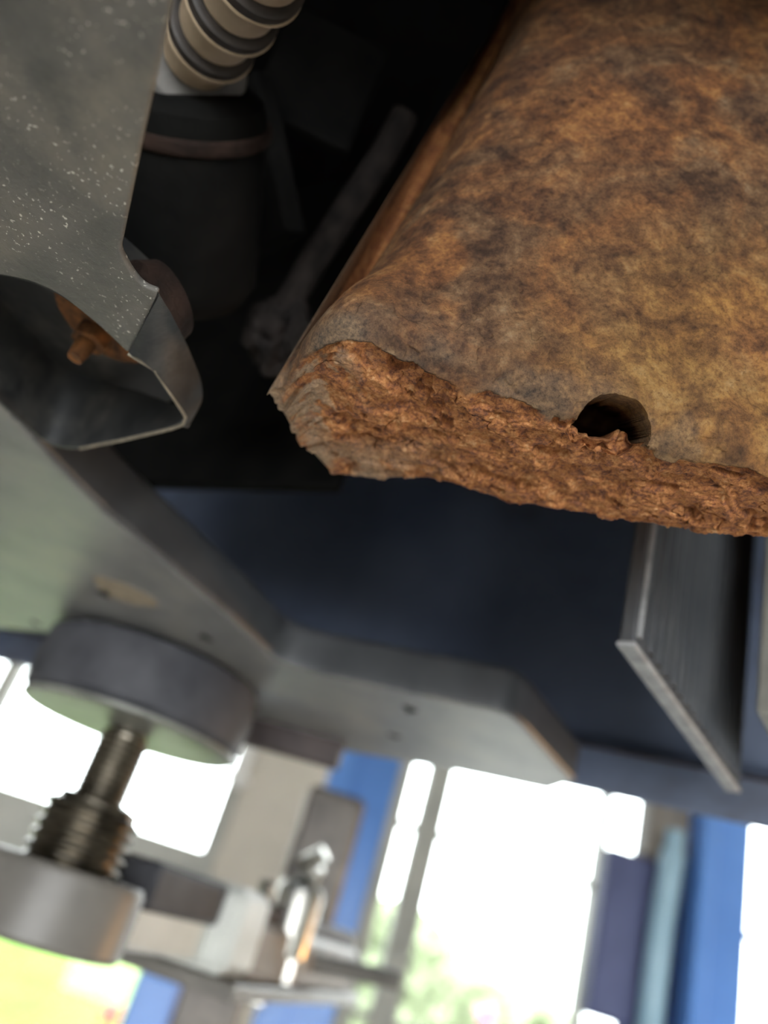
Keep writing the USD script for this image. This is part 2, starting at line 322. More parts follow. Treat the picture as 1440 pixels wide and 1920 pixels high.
def quad(P): return trimesh.Trimesh(np.array(P), [[0, 1, 2], [0, 2, 3]], process=False)
gx, gy = np.meshgrid(np.linspace(-45, 45, 60), np.linspace(4.35, 75, 60))
gz = -.05 + np.maximum(0, gy - 6) * .02 + 1.2 * smoothstep(6, 22, gy) * smoothstep(-1, -9, gx) + .15 * fbm(np.stack([gx * .3, gy * .3, gx * 0], -1), 3)
V = np.stack([gx, gy, gz], -1).reshape(-1, 3); idx = np.arange(3600).reshape(60, 60)
Fg = np.stack([idx[:-1, :-1], idx[:-1, 1:], idx[1:, 1:], idx[1:, :-1]], -1).reshape(-1, 4)
lawn = ((gx[:-1, :-1] < -.9) & (gy[:-1, :-1] > 6.6)).ravel()
for nm_, fs_, mt_, lb_ in (('ground', Fg[~lawn], PAVE, 'pale paving outside the garage windows'), ('lawn', Fg[lawn], GRASS, 'lime green lawn rising outside the left window')):
    us_, fs_ = np.unique(fs_, return_inverse=True); fs_ = fs_.reshape(-1, 4)
    g = usdkit.mesh(stage, '/World/' + nm_, (V[us_], fs_), mt_, smooth=True)
    keys(g.GetPrim(), kind='structure', label=lb_)
def gh(x, y): return float(gz[np.abs(gy[:, 0] - y).argmin(), np.abs(gx[0] - x).argmin()])

def tree(p, h, rad, label, seed, n=2600):
    r = np.random.default_rng(seed); x, y = p; z = gh(x, y) - .1
    t = thing('leafy_tree', label, 'tree', (x, y, z), 'trees beyond the lawn')
    part('trunk', tube([(x, y, z), (x + .1, y, z + h * .3), (x - .05, y + .1, z + h * .62)], [.16, .12, .05], 10), BARK, t)
    c = r.normal(size=(n, 3)); c /= np.linalg.norm(c, axis=1)[:, None]
    lump = .75 + .45 * fbm(c * 2.2 + seed, 3)
    c = c * (r.random((n, 1)) ** .28) * lump[:, None] * [rad, rad, h * .36] + [x, y, z + h * .62]
    s = .16 + .12 * r.random(n); a = r.normal(size=(n, 3)); a /= np.linalg.norm(a, axis=1)[:, None]
    b = np.cross(a, r.normal(size=(n, 3))); b /= np.linalg.norm(b, axis=1)[:, None]
    a, b = a * s[:, None], b * s[:, None] * .6
    V = np.stack([c - a, c + b, c + a, c - b], 1).reshape(-1, 3); i = np.arange(n)[:, None] * 4
    part('foliage', trimesh.Trimesh(V, np.vstack([i + [0, 1, 2], i + [0, 2, 3]]), process=False), LEAF, t, smooth=False, kind='stuff')
for k, (px, py, Y, h, rad, lab) in enumerate([
        (745, 1690, 15, 0, 1.3, 'tall pale green tree outside, nearest the thick window mullion'),
        (868, 1812, 18, 0, 1.3, 'low rounded green tree outside, left of the pale grey building'),
        (1000, 1872, 21, 0, 1.4, 'short green tree outside in front of the pale grey building'),
        (640, 1800, 12, 0, .9, 'narrow green tree outside, seen in the slim pane by the blue post')]):
    p = ony(px, py, Y); tree((p[0], Y), (p[2] - gh(p[0], Y) + .1) / 1.0, rad, lab, k + 3)
p = ony(965, 1860, 34)
b = thing('far_building', 'pale grey building with sloping roof among the trees outside', 'building', (p[0], 34, gh(p[0], 34)))
zt = ony(960, 1830, 34)[2]
part('wall', cbox((p[0], 36, (zt - .4 + gh(p[0], 34)) / 2), 2.6, 4, zt - .4 - gh(p[0], 34), ch=.02), ROOFM, b)
part('roof', trimesh.convex.convex_hull([(p[0] + sx * 1.5, 36 + sy * 2.2, zt - .45) for sx in (-1, 1) for sy in (-1, 1)] + [(p[0] + sx * 1.4, 36, zt + .35) for sx in (-1, 1)]), ROOFM, b)
for px, py, Y, mt, nm, lab in ((912, 1905, 8.5, PINK, 'flower_bush', 'small pink flowering bush outside at the foot of the picture'),
                               (205, 1900, 7.0, REDM, 'flower_bush', 'small red flowering bush on the lime green lawn')):
    p = ony(px, py, Y); r = np.random.default_rng(int(px)); n = 60
    o = p; zg = gh(o[0], Y) - .05
    t = thing(nm, lab, 'bush', (o[0], Y, zg))
    part('stem', join(*[tube([(o[0], Y, zg), (o[0] + .06 * math.cos(a), Y + .06 * math.sin(a), o[2])], .012, 6) for a in (0, 2, 4)]), BARK, t)
    c = r.normal(size=(n, 3)) * .03 + o
    part('blossom', join(*[trimesh.creation.icosphere(1, .02).apply_translation(q) for q in c]), mt, t, kind='stuff')

pa, pb = ony(470, 1360, WY - .14), ony(440, 1475, WY - .14)
wp = thing('wall_conduit', 'white conduit pipe on the beige wall beside the lift pad', 'pipe', (pb[0], pb[1], pb[2] - .1))
part('pipe', tube([(pb[0], pb[1], pb[2]), (pb[0], pb[1], pa[2] + .4)], .035, 12), WHITEW, wp)
for zz_ in (pb[2] + .05, pa[2] + .2): part('clip', cbox((pb[0], WY - .115, zz_), .11, .04, .03), WHITEW, wp)
# ------------------------------------------------------------------ the two lift posts
def channel_post(name, label, px0, px1, py, Y, flange, extra=None):
    """upright C channel, open towards the camera side; px0..px1 its edges at height py"""
    a, b_ = ony(px0, py, Y)[0], ony(px1, py, Y)[0]; w = b_ - a
    t = thing(name, label, 'lift post', ((a + b_) / 2, Y, 0))
    part('base_plate', cbox(((a + b_) / 2, Y + .1, .01), w + .16, .45, .02), BLUE, t)
    return t, a, b_
# left post
YL = 1.9
a, b_ = ony(610, 1470, YL)[0], ony(752, 1440, YL)[0]
tl = thing('lift_post', 'blue lift post left of the slim window pane, behind the lift arm', 'lift post', ((a + b_) / 2, YL, 0))
d = .06
part('base_plate', cbox(((a + b_) / 2, YL + .12, .01), b_ - a + .2, .42, .02), BLUE, tl)
part('front_flange', cbox((a + d / 2, YL, 1.52), d, .02, 3.0), BLUE, tl)
part('web', cbox(((a + b_) / 2 + d * .4, YL + .03, 1.52), b_ - a - d * .8, .03, 3.0), BLUE, tl)
part('side_flange', cbox((b_ - .01, YL + .14, 1.52), .02, .2, 3.0), BLUE, tl)
# right post
YR = 1.8
def xr(px, py): return ony(px, py, YR)[0]
x0, x1, x2, x3 = xr(1130, 1780), xr(1232, 1780), xr(1300, 1780), xr(1394, 1780)
tr = thing('lift_post', 'blue lift post on the right with a dark slot and pale hose', 'lift post', ((x0 + x3) / 2, YR, 0))
part('base_plate', cbox(((x0 + x3) / 2, YR + .12, .01), x3 - x0 + .2, .42, .02), BLUE, tr)
part('face_plate', cbox(((x2 + x3) / 2, YR, 1.52), x3 - x2, .02, 3.0), BLUE, tr)
part('flange', cbox((x2 - .01, YR - .025, 1.52), .035, .07, 3.0), BLUE, tr)
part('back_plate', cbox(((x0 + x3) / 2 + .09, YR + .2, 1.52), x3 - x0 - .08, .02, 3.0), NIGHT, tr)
part('side_plate', cbox((x3 - .01, YR + .11, 1.52), .02, .18, 3.0), BLUE, tr)
zc = ony(1110, 1905, YR)[2]; zt = ony(1200, 1600, YR)[2]
cz = thing('lift_carriage', 'dark blue lift carriage in the slot of the right post', 'lift carriage', ((x0 + x1) / 2, YR + .03, zc))
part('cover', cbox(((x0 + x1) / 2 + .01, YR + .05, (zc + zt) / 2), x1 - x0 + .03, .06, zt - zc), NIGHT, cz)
part('top_bracket', cbox(((x1 + x2) / 2 - .03, YR + .05, zt + .075), .1, .08, .15), BROWN, cz)
hp = [ony(px, py, YR - .015) for px, py in ((1262, 1598), (1252, 1660), (1240, 1730), (1228, 1830), (1214, 1960), (1195, 2120))]
hz = thing('hydraulic_hose', 'pale blue grey hose hanging down the right lift post', 'hose', hp[-1])
part('hose', tube(hp, .026, 16), BLUEP, hz)
part('end_fitting', tube([hp[0] + [0, 0, -.01], hp[0] + [.002, 0, .045]], .020, 12), BLUEP, hz)

xa, xb, xc = (ony(px, 1900, 1.6)[0] for px in (232, 322, 452)); zq = ony(330, 1838, 1.6)[2]
lb = thing('lift_carriage', 'blue edged brown carriage box low under the lift support arm', 'lift carriage', ((xa + xc) / 2, 1.65, zq - .8))
part('blue_edge', cbox(((xa + xb) / 2, 1.62, zq - .4), xb - xa, .05, .8), BLUE, lb)
part('dark_panel', cbox(((xb + xc) / 2, 1.65, zq - .4), xc - xb, .04, .8), BROWN, lb)
lp = np.array([2.3, 1.7, 1.42])  # lamp out of view, placed for the warm glints on collar and screw
wl_ = thing('work_lamp', 'orange halogen work lamp on a stand, unseen, out of frame to the right, lighting the collar and screw', 'lamp', (lp[0], lp[1], 0))
part('stand', join(tube([(lp[0] + .05, lp[1], 0), (lp[0] + .05, lp[1], lp[2])], .015, 10), *[tube([(lp[0] + .05, lp[1], .35), (lp[0] + .05 + .35 * math.cos(a), lp[1] + .35 * math.sin(a), .01)], .012, 8) for a in (0, 2.1, 4.2)]), RUBBER, wl_)
part('housing', cbox(lp + [.07, 0, 0], .10, .26, .20), REDM, wl_)
rl = UsdLux.RectLight.Define(stage, wl_ + '/lamp_light'); rl.CreateWidthAttr(.22); rl.CreateHeightAttr(.16)
rl.CreateIntensityAttr(150.0); rl.CreateColorAttr(Gf.Vec3f(1.0, .52, .16))
dv_ = np.array([-.55, .6, 1.68]) - lp; dv_ /= np.linalg.norm(dv_); zz_ = -dv_; xx_ = np.cross([0, 0, 1], zz_); xx_ /= np.linalg.norm(xx_); yy_ = np.cross(zz_, xx_)
rl.AddTransformOp().Set(Gf.Matrix4d(*[float(q) for q in (*xx_, 0, *yy_, 0, *zz_, 0, *(lp - [lp[0], lp[1], 0] + dv_ * .03), 1)]))
# ------------------------------------------------------------------ the lift arm and pad under the sill
ZP = .130                                                    # height of the pressing's underside above the eye
ax0 = onz(243, 1366, ZP - .048)                              # axis of the pad
ax, ay = ax0[0], ax0[1]; ez = EYE[2]
zp = ez + ZP - .0005
RP = 208 / FPX * float((ax0 - EYE) @ F)
def zaxis(px, py):                                           # height at which the axis passes a picture row
    v = ray(px, py); return EYE[2] + v[2] * ay / v[1]
zs1 = zaxis(185, 1500); zs0 = zaxis(135, 1628); zc0 = zaxis(100, 1775)
pad = thing('lift_pad', 'round black rubber lift pad on a threaded screw under the grey pressing', 'lift pad', (ax, ay, zs0))
part('rubber_disc', lathe([(0, .047), (RP - .006, .047), (RP, .043), (RP + .002, .025), (RP, .006), (RP - .004, .002), (0, .002)][::-1], (ax, ay, zp - .0475)), RUBBER, pad)
part('steel_plate', lathe([(0, 0), (RP - .004, 0), (RP - .001, .0015), (RP - .001, .004), (0, .004)], (ax, ay, zp - .0500)), PADST, pad)
def thread(r, z0, z1, pitch, depth):
    n = 40; turns = (z1 - z0) / pitch; rows = max(8, int(turns * 8)); V = []
    for i in range(rows + 1):
        z = z0 + (z1 - z0) * i / rows
        for k in range(n):
            a = 2 * math.pi * k / n; ph = ((z - z0) / pitch + k / n) % 1.0
            rr = (r - depth * (1 - abs(2 * ph - 1))) * min(1, .72 + .28 * (z1 - z) / .006)
            V.append((ax + rr * math.cos(a), ay + rr * math.sin(a), z))
    Fc = []
    for i in range(rows):
        for k in range(n):
            a, b = i * n + k, i * n + (k + 1) % n; Fc += [[a, b, b + n], [a, b + n, a + n]]
    for k in range(1, n - 1): Fc += [[0, k + 1, k], [rows * n, rows * n + k, rows * n + k + 1]]
    return trimesh.Trimesh(np.array(V), np.array(Fc), process=False)
part('thin_screw', thread(.0168, zs1 - .004, zp - .049, .0040, .0018), SCREW, pad)
part('thick_screw', thread(.0315, zs0 - .010, zs1, .0068, .0052), SCREW, pad)
arm = thing('lift_support', 'grey two post lift arm with socket collar carrying the rubber pad', 'lift support', (ax, ay, zc0))
part('socket_collar', lathe([(.034, 0), (.047, 0), (.0495, .003), (.0495, zs0 - zc0 - .004), (.047, zs0 - zc0), (.035, zs0 - zc0), (.034, zs0 - zc0 - .003), (.034, 0)], (ax, ay, zc0)), ARMG, arm)
zm = (zs0 + zc0) / 2
e1 = np.array([*atd(398, 1715, .70)[:2], zm]); st = np.array([ax, ay, zm])
dirn = (e1 - st) / np.linalg.norm(e1 - st)
hh = (zs0 - zc0)
part('inner_arm', beam(st + dirn * .045, e1 + dirn * .06, .06, hh * .72), ARML, arm)
e2 = e1 + dirn * .45
part('outer_arm', beam(e1, e2, .092, hh * 1.22), BROWN, arm)
part('end_collar', beam(e1 - dirn * .075 + [0, 0, hh * .30], e1 - dirn * .002 + [0, 0, hh * .30], .104, hh * 1.55, .008), ARML, arm)
part('cover_plate', beam(e1 - dirn * .06 + [0, 0, -hh * .68], e2 + [0, 0, -hh * .68], .12, .012), ARMG, arm)
part('top_plate', beam(st + dirn * .05 + [0, 0, hh * .60], e2 + [0, 0, hh * .72], .07, .03), RUBBER, arm)
q = atd(548, 1725, .80)
lk = part('lock_housing', join(lathe([(0, 0), (.022, 0), (.024, .004), (.024, .060), (.020, .066), (0, .066)], q + [0, 0, -.033]), ), STEEL, arm)
part('lock_lever', tube([q + [0, 0, .03], q + [.006, 0, .05], atd(575, 1620, .80), atd(610, 1600, .80)], [.012, .011, .010, .008], 12), STEEL, arm)
for k, (px, py) in enumerate(((490, 1700), (470, 1790))):
    part('link_rod', tube([atd(px + 12, py - 45, .76), atd(px, py, .76), atd(px - 14, py + 55, .76)], .007, 10), STEEL, arm)
for px, py in ((450, 1850), (485, 1860), (535, 1820)):
    part('bolt_head', cbox(atd(px, py, .78), .016, .016, .024), STEEL, arm)
p0, p1 = atd(560, 1800, .86), atd(745, 1838, .90)
part('stop_bar', tube([p0, p1], .010, 12), ARMG, arm)
part('gear_guard', cbox(atd(588, 1640, 1.0), .075, .06, .20), BROWN, arm)

# ------------------------------------------------------------------ the car: pressing, sill wall, box section, brackets
z_ = lambda z: EYE[2] + z
def pz(*pts, z=ZP): return np.array([onz(x, y, z)[:2] for x, y in pts])
press = thing('floor_pressing', 'smooth grey steel floor pressing with a stepped edge above the lift pad', 'car floor pressing', (*onz(500, 1300, ZP)[:2], z_(ZP)))
near = [(-330, 480), (0, 752), (105, 868), (200, 962), (330, 1070), (440, 1165), (520, 1240), (600, 1262), (760, 1296), (950, 1335), (985, 1362), (1078, 1468)]
far = [(1030, 1484), (850, 1446), (650, 1410), (470, 1352), (330, 1290), (230, 1215), (100, 1188), (0, 1180), (-500, 1085)]
poly = np.vstack([pz(*near), pz(*far)])
rr = np.full(len(poly), .004); rr[6] = .03; rr[9:11] = .012; rr[2] = .02
plan = ccw(rounded(poly, rr, 5))
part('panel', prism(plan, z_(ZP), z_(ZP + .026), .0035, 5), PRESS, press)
for k, (px, py, s) in enumerate(((385, 1195, 9), (382, 1254, 7), (480, 1326, 8), (769, 1330, 11), (740, 1380, 9), (195, 1112, 10), (66, 1168, 8))):
    c = onz(px, py, ZP); r = s * c.__len__() * 0 + s / 1500 * .42 * 1.1
    a = np.linspace(0, 2 * math.pi, 14)[:-1]; w = 1 + .35 * np.sin(a * 3 + k) + .2 * np.sin(a * 2 + 2 * k)
    pl = np.column_stack([c[0] + r * 1.3 * w * np.cos(a), c[1] + r * 1.5 * w * np.sin(a)])
    part('chipped_spot', prism(ccw(pl), z_(ZP - .0004), z_(ZP + .001), .0001, 2), DARK, press)
c = onz(232, 1110, ZP); a = np.linspace(0, 2 * math.pi, 40)[:-1]
w = .75 + .6 * fbm(np.column_stack([np.cos(a) * 2, np.sin(a) * 2, a * 0 + 5]), 4, 3)
part('dirt_crust', prism(ccw(np.column_stack([c[0] + .017 * w * np.cos(a), c[1] + .015 * w * np.sin(a)])), z_(ZP - .0003), z_(ZP + .001), .0001, 2),
     worn('tan_dirt', (.20, .165, .12), (.36, .29, .20), 200, .95, bump=.001, bscale=500), press, label='tan dirt crust')

part('brown_flange', beam(onz(440, 1362, .121), onz(640, 1416, .121), .012, .022), FLANGE, press)
# sill wall behind: upright panel with a folded lower lip
wa, wb = onz(1085, 1478, .142), onz(1440, 1556, .142)
dw = (wb - wa) / np.linalg.norm(wb - wa); nrm = np.array([dw[1], -dw[0], 0]);
if nrm[1] > 0: nrm = -nrm
L0, L1 = wa - dw * 1.1, wa + dw * .75
sill = thing('sill_panel', 'dark navy car sill panel behind the grey pressing, folded lip along its foot', 'car sill panel', (*wa[:2], z_(.142)))
prof = [(0, .0), (-.002, .0), (-.004, .002), (-.004, .026), (-.004, .032), (.010, .045), (.014, .06), (.014, .55), (.020, .55), (.020, .05), (.004, .032), (0, .028)]
def along(prof, A, B, nn, n=2):
    P = np.array(prof); V = []
    for t in np.linspace(0, 1, n):
        o = A + (B - A) * t
        V.append(np.array([o[:3] * [1, 1, 0] + nn * -p + [0, 0, z_(.142) + h] for p, h in P]))
    V = np.vstack(V); k = len(P); Fc = []
    for i in range(n - 1):
        for j in range(k):
            a, b = i * k + j, i * k + (j + 1) % k; Fc += [[a, b, b + k], [a, b + k, a + k]]
    tv, tf = triangulate_polygon(Polygon(P), engine='earcut')
    return trimesh.Trimesh(V, np.array(Fc), process=False)
part('panel', along(prof, L0, L1, nrm, 24), NAVY, sill, smooth=30)
part('seam_bead', tube([L0 + (L1 - L0) * t + nrm * .0035 + [0, 0, .031] for t in np.linspace(0, 1, 30)], .0016, 8), RUSTD, sill)

# --- rusted box section: wall towards us, ragged underside
ZR = .129
def rz(px, py): return onz(px, py, ZR)
YW = rz(1100, 770)[1]
def lineat(P, x): P = np.array(P); return np.interp(x, P[:, 0], P[:, 1])
nearp = np.array([rz(*q)[:2] for q in ((500, 742), (545, 690), (590, 628), (640, 610), (700, 626), (760, 655), (900, 705), (1060, 752), (1250, 812), (1440, 872), (1560, 910))])
farp = np.array([rz(*q)[:2] for q in ((500, 742), (520, 775), (560, 835), (618, 897), (700, 906), (800, 905), (850, 916), (950, 950), (1040, 962), (1100, 970), (1210, 990), (1320, 1002), (1440, 1010), (1560, 1030))])
# left silhouette of the wall: plan shift of the body with height
sil = [(640, 500), (720, 380), (800, 262), (880, 130), (958, 0), (1040, -140)]
hs, sh = [0.0], [0.0]
xref = ony(600, 605, YW + .006)[0]
for q in sil:
    p = ony(*q, YW + .006); hs.append(p[2] - z_(ZR)); sh.append(p[0] - xref)
NX, NU, NWL = 800, 290, 0
xmin, xmax = nearp[0, 0], nearp[-1, 0] + .02
tx = np.linspace(0, 1, NX) ** 1.15
xs = xmin + (xmax - xmin) * tx
yn, yf = lineat(nearp, xs), lineat(farp, xs)
kk = np.exp(-np.linspace(-2, 2, 81) ** 2); kk /= kk.sum()
ysm = np.convolve(np.pad(yn, 40, mode='edge'), kk, 'valid'); wsm = smoothstep(xmin + .003, xmin + .012, xs); yn = yn * (1 - wsm) + ysm * wsm
ragged = .0016 * (fbm(np.column_stack([xs * 160, xs * 0, xs * 0]), 5, 2) - .5) + .0022 * (np.floor(fbm(np.column_stack([xs * 60, xs * 0 + 3, xs * 0]), 3, 5) * 9) / 9 - .5)
yf = np.where(xs > xmin + .004, yf + ragged, yf)
rows = []      # each row of the profile: positions (NX, 3)
HT = .30
# back wall top to bottom (hidden), far edge, underside, ridge, wall
back = np.linspace(1, 0, 12)
ublend = np.linspace(0, 1, NU)
hw = np.concatenate([np.linspace(0, .018, 121)[1:], np.linspace(.018, .19, 261)[1:], np.linspace(.19, HT, 14)[1:]])
def shift(h): return np.interp(h, hs, sh)
wmax = np.maximum(yf - yn, 1e-6); RR = np.minimum(.0085, .35 * wmax)
for tb in back[:-1]:
    h = tb * HT; x = xs + shift(h) + .003 * np.clip(1 - (xs - xmin) / .028, 0, 1) * smoothstep(0, .04, h); rows.append(np.column_stack([x, yf + .03 * smoothstep(0, .05, h), np.full(NX, ZR + .004 + h)]))
for u in ublend:
    y = yf + (yn + RR - yf) * u
    arch = .0045 * (1 - np.exp(-((1 - u) * wmax) / .006)) * 0
    edge = np.exp(-u * wmax / .0025) * .0022                       # the far edge is rolled up
    z = ZR + edge + .004 * np.clip((u * wmax) / .05, 0, 1) * 0
    rows.append(np.column_stack([xs, y, z]))
for h in hw:
    x = xs + shift(h) + .003 * np.clip(1 - (xs - xmin) / .028, 0, 1) * smoothstep(0, .04, h)
    bulge = .007 * np.sin(np.clip(h / .16, 0, 1) * math.pi * .5) * np.clip((xs - xmin) / .05, 0, 1)
    rnd = RR * (1 - np.sqrt(np.clip(1 - (1 - np.clip(h / np.maximum(RR, 1e-6), 0, 1)) ** 2, 0, 1)))     # rounded ridge
    rnd_l = (.026 * np.clip(1 - (xs - xmin) / .062, 0, 1) ** 2.2 + .010 * np.clip(1 - (xs - xmin) / .12, 0, 1) ** 2) * smoothstep(0, .05, h)
    rows.append(np.column_stack([x, yn - bulge + rnd + rnd_l, np.full(NX, ZR + h)]))
G = np.array(rows); NR = len(G)
kU = len(back) - 1; kR = kU + NU                                  # first underside row, first wall row
dn = np.gradient(G, axis=0); dx = np.gradient(G, axis=1)
N = np.cross(dn, dx); N /= np.maximum(np.linalg.norm(N, axis=2, keepdims=True), 1e-12)
if N[kR + 60, NX // 2, 1] > 0: N = -N
# arc distance from the ridge, + on the wall, - on the underside
arc = np.zeros((NR, NX)); seg = np.linalg.norm(np.diff(G, axis=0), axis=2)
arc[1:] = np.cumsum(seg, 0); arc -= arc[kR - 1][None]
X = np.broadcast_to(xs, (NR, NX))
Q = np.stack([X, arc, X * 0], -1)
# where the old skin ends: a ragged line close to the ridge
skin_line = -.0005 + np.interp(X, [xs[0], rz(600, 620)[0], rz(690, 620)[0], rz(760, 650)[0], rz(900, 700)[0], rz(1060, 750)[0], rz(1260, 800)[0], rz(1440, 860)[0]],
                               [.002, .0035, .0045, .0030, -.0010, .0025, .0030, .0045])
wob = .0150 * (fbm(Q * 62, 6, 11) - .5)
sd = arc - skin_line + wob
skin = smoothstep(-.00032, .00032, sd)
visible = np.clip((np.arange(NR)[:, None] - kU) / 6, 0, 1)
# scale on the bare part: layers broken off along level lines of noise
Qs = Q * [1, 1.0, 1]
lay = np.zeros_like(arc)
for k, (sc, sd_, amp) in enumerate(((42, 21, .0011), (90, 22, .0008), (190, 23, .0004))):
    n = fbm(np.stack([Qs[..., 0] * sc + 3 * k, Qs[..., 1] * sc * 1.15, Qs[..., 0] * 0], -1), 4, sd_)
    lay += amp * (smoothstep(.46, .50, n) + smoothstep(.55, .58, n) - 1)
fine = .0007 * (fbm(Q * 800, 3, 31) - .5) + .0008 * (fbm(Q * 360, 4, 32) - .5)
fib = .0016 * (np.abs(fbm(np.stack([Q[..., 0] * 210 + Q[..., 1] * 160, Q[..., 1] * 75 - Q[..., 0] * 70, X * 0], -1), 4, 41) - .5))
left = smoothstep(xs[0] + .034, xs[0] + .012, X)
bare = lay * .75 * (1 - .5 * left) + fine * .7 + fib * left * 2.0
crack = fbm(Q * [70, 120, 1], 4, 51); crack = np.exp(-((crack - .5) / .006) ** 2) * smoothstep(.5, .62, fbm(Q * 38, 2, 52))
bare -= .0026 * crack
bare -= .0024 * smoothstep(.69, .73, fbm(Q * [110, 150, 1] + 7, 3, 53)) * (1 - .6 * left)
smooth_skin = .0008 + .0005 * (fbm(Q * 120, 4, 61) - .5) + .00022 * (fbm(Q * 620, 2, 62) - .5)
pit = smoothstep(.64, .70, fbm(Q * 170, 3, 63)); smooth_skin = smooth_skin - .0004 * pit
lip = .0006 * np.exp(-(np.maximum(sd, 0) / .0018) ** 2) * (sd > 0)
disp = np.where(True, skin * (smooth_skin + lip) + (1 - skin) * bare, 0) * visible
taper = np.clip((xs - xs[0]) / .004, 0, 1)[None]
G2 = G + N * (disp * taper)[..., None]
# the drain hole through the ridge
hc = ony(1150, 768, YW)
mh = rz(1150, 788)
hx0, hx1 = ony(1090, 760, YW)[0], ony(1233, 780, YW)[0]
hcx, hw_ = (hx0 + hx1) / 2, (hx1 - hx0) / 2
top_h = .0118; bot_h = -.0065
u = (X + np.interp(np.clip(arc, 0, 1), hs, sh) - hcx) / hw_
un = u + .10 * (fbm(Q * 300, 3, 71) - .5)
v = np.where(arc > 0, arc / top_h, arc / bot_h) + .14 * (fbm(Q * 340, 3, 72) - .5)
rad = np.where(arc > 0, np.abs(un) ** 2.6 + np.abs(v) ** 2.0, np.abs(un) ** 3 + np.abs(v) ** 2)
inside = 1 - smoothstep(.90, 1.0, rad)
inside *= (np.arange(NR)[:, None] > kU + 5)
ledge = .10 + .90 * smoothstep(.0005, .0050, arc + .004 * (fbm(Q * 260, 3, 74) - .5))     # a crumbled sill at the bottom of the hole
slope_l = smoothstep(-.95, -.30, u)
depthh = .055 * inside * ledge * (.25 + .75 * slope_l)
G2 = G2 + np.array([0, .86, .50]) * depthh[..., None]
G2[..., 0] += np.clip(u, -1, 1) * .035 * smoothstep(.6, 1, inside * ledge)
G2[..., 2] += np.clip(v, 0, 1) * .02 * smoothstep(.6, 1, inside * ledge)
G2 = G2 + (inside * .0012 * (fbm(Q * 500, 3, 73) - .5))[..., None] * N
Vr = G2.reshape(-1, 3) + EYE * [0, 0, 1]
idx = np.arange(NR * NX).reshape(NR, NX)
Fr = np.stack([idx[:-1, :-1], idx[1:, :-1], idx[1:, 1:], idx[:-1, 1:]], -1).reshape(-1, 4)
tri = np.vstack([Fr[:, [0, 1, 2]], Fr[:, [0, 2, 3]]])
cap = []
top = idx[-1]; tb0 = idx[0]
for k in range(NX - 1): cap.append([top[k], tb0[k], tb0[k + 1]]); cap.append([top[k], tb0[k + 1], top[k + 1]])
for col in (0, NX - 1):
    ce = idx[:, col]
    for k in range(1, NR - 1): cap.append([ce[0], ce[k], ce[k + 1]] if col == 0 else [ce[0], ce[k + 1], ce[k]])
tri = np.vstack([tri, cap])
mr = trimesh.Trimesh(Vr, tri, process=False)
fn = np.cross(Vr[tri[:5000, 1]] - Vr[tri[:5000, 0]], Vr[tri[:5000, 2]] - Vr[tri[:5000, 0]])
i0 = idx[kR + 60, NX // 2]; k0 = np.where((Fr[:, 0] == i0))[0][0]; t0 = tri[k0]
if np.cross(Vr[t0[1]] - Vr[t0[0]], Vr[t0[2]] - Vr[t0[0]])[1] > 0: tri = tri[:, ::-1]
# where the tones lie
film = smoothstep(.46, .60, fbm(Q * [46, 60, 1], 4, 81)) * np.exp(-((arc - .004) / .012) ** 2) * .65
fl = np.exp(-(((X - rz(640, 600)[0]) / .007) ** 2 + ((arc - .004) / .0065) ** 2)) * 1.6
film = np.clip(np.maximum(film * skin, np.clip(fl, 0, 1) * skin), 0, 1)
edge_d = np.clip((arc - arc[kU]) / .026, 0, 1)
dust = smoothstep(.30, .55, fbm(Q * 120, 4, 91)) * np.sqrt(1 - edge_d) * smoothstep(rz(900, 900)[0], rz(640, 860)[0], X) * (1 - skin)
dust = np.maximum(dust, .9 * smoothstep(xs[0] + .012, xs[0] + .002, X + .006 * fbm(Q * 200, 3, 92)) * smoothstep(.014, .002, arc))
dust = np.maximum(dust, left * smoothstep(.50, .60, fbm(np.stack([Q[..., 0] * 210 + Q[..., 1] * 160, Q[..., 1] * 75 - Q[..., 0] * 70, X * 0], -1), 4, 41)) * .8 * (1 - skin))
dust = dust * (np.arange(NR)[:, None] >= kU)
ochre = np.clip(smoothstep(ony(900, 500, YW)[0], ony(1350, 560, YW)[0], X + shift(np.maximum(arc, 0)) * .35) * (.35 + 1.3 * (fbm(Q * 26, 3, 93) - .25)) * np.exp(-((arc - .035) / .035) ** 2) * 1.3, 0, 1)
rust = thing('rusted_box_section', 'heavily rusted steel box section with a ragged drain hole and flaking lower edge', 'car chassis rail', (float(Vr[:, 0].mean()), YW, z_(ZR)))
part('shell', (Vr, tri), RUST, rust, smooth=True, prim={'skin': skin.ravel(), 'film': film.ravel(), 'dust': np.clip(dust, 0, 1).ravel(), 'ochre': ochre.ravel()})

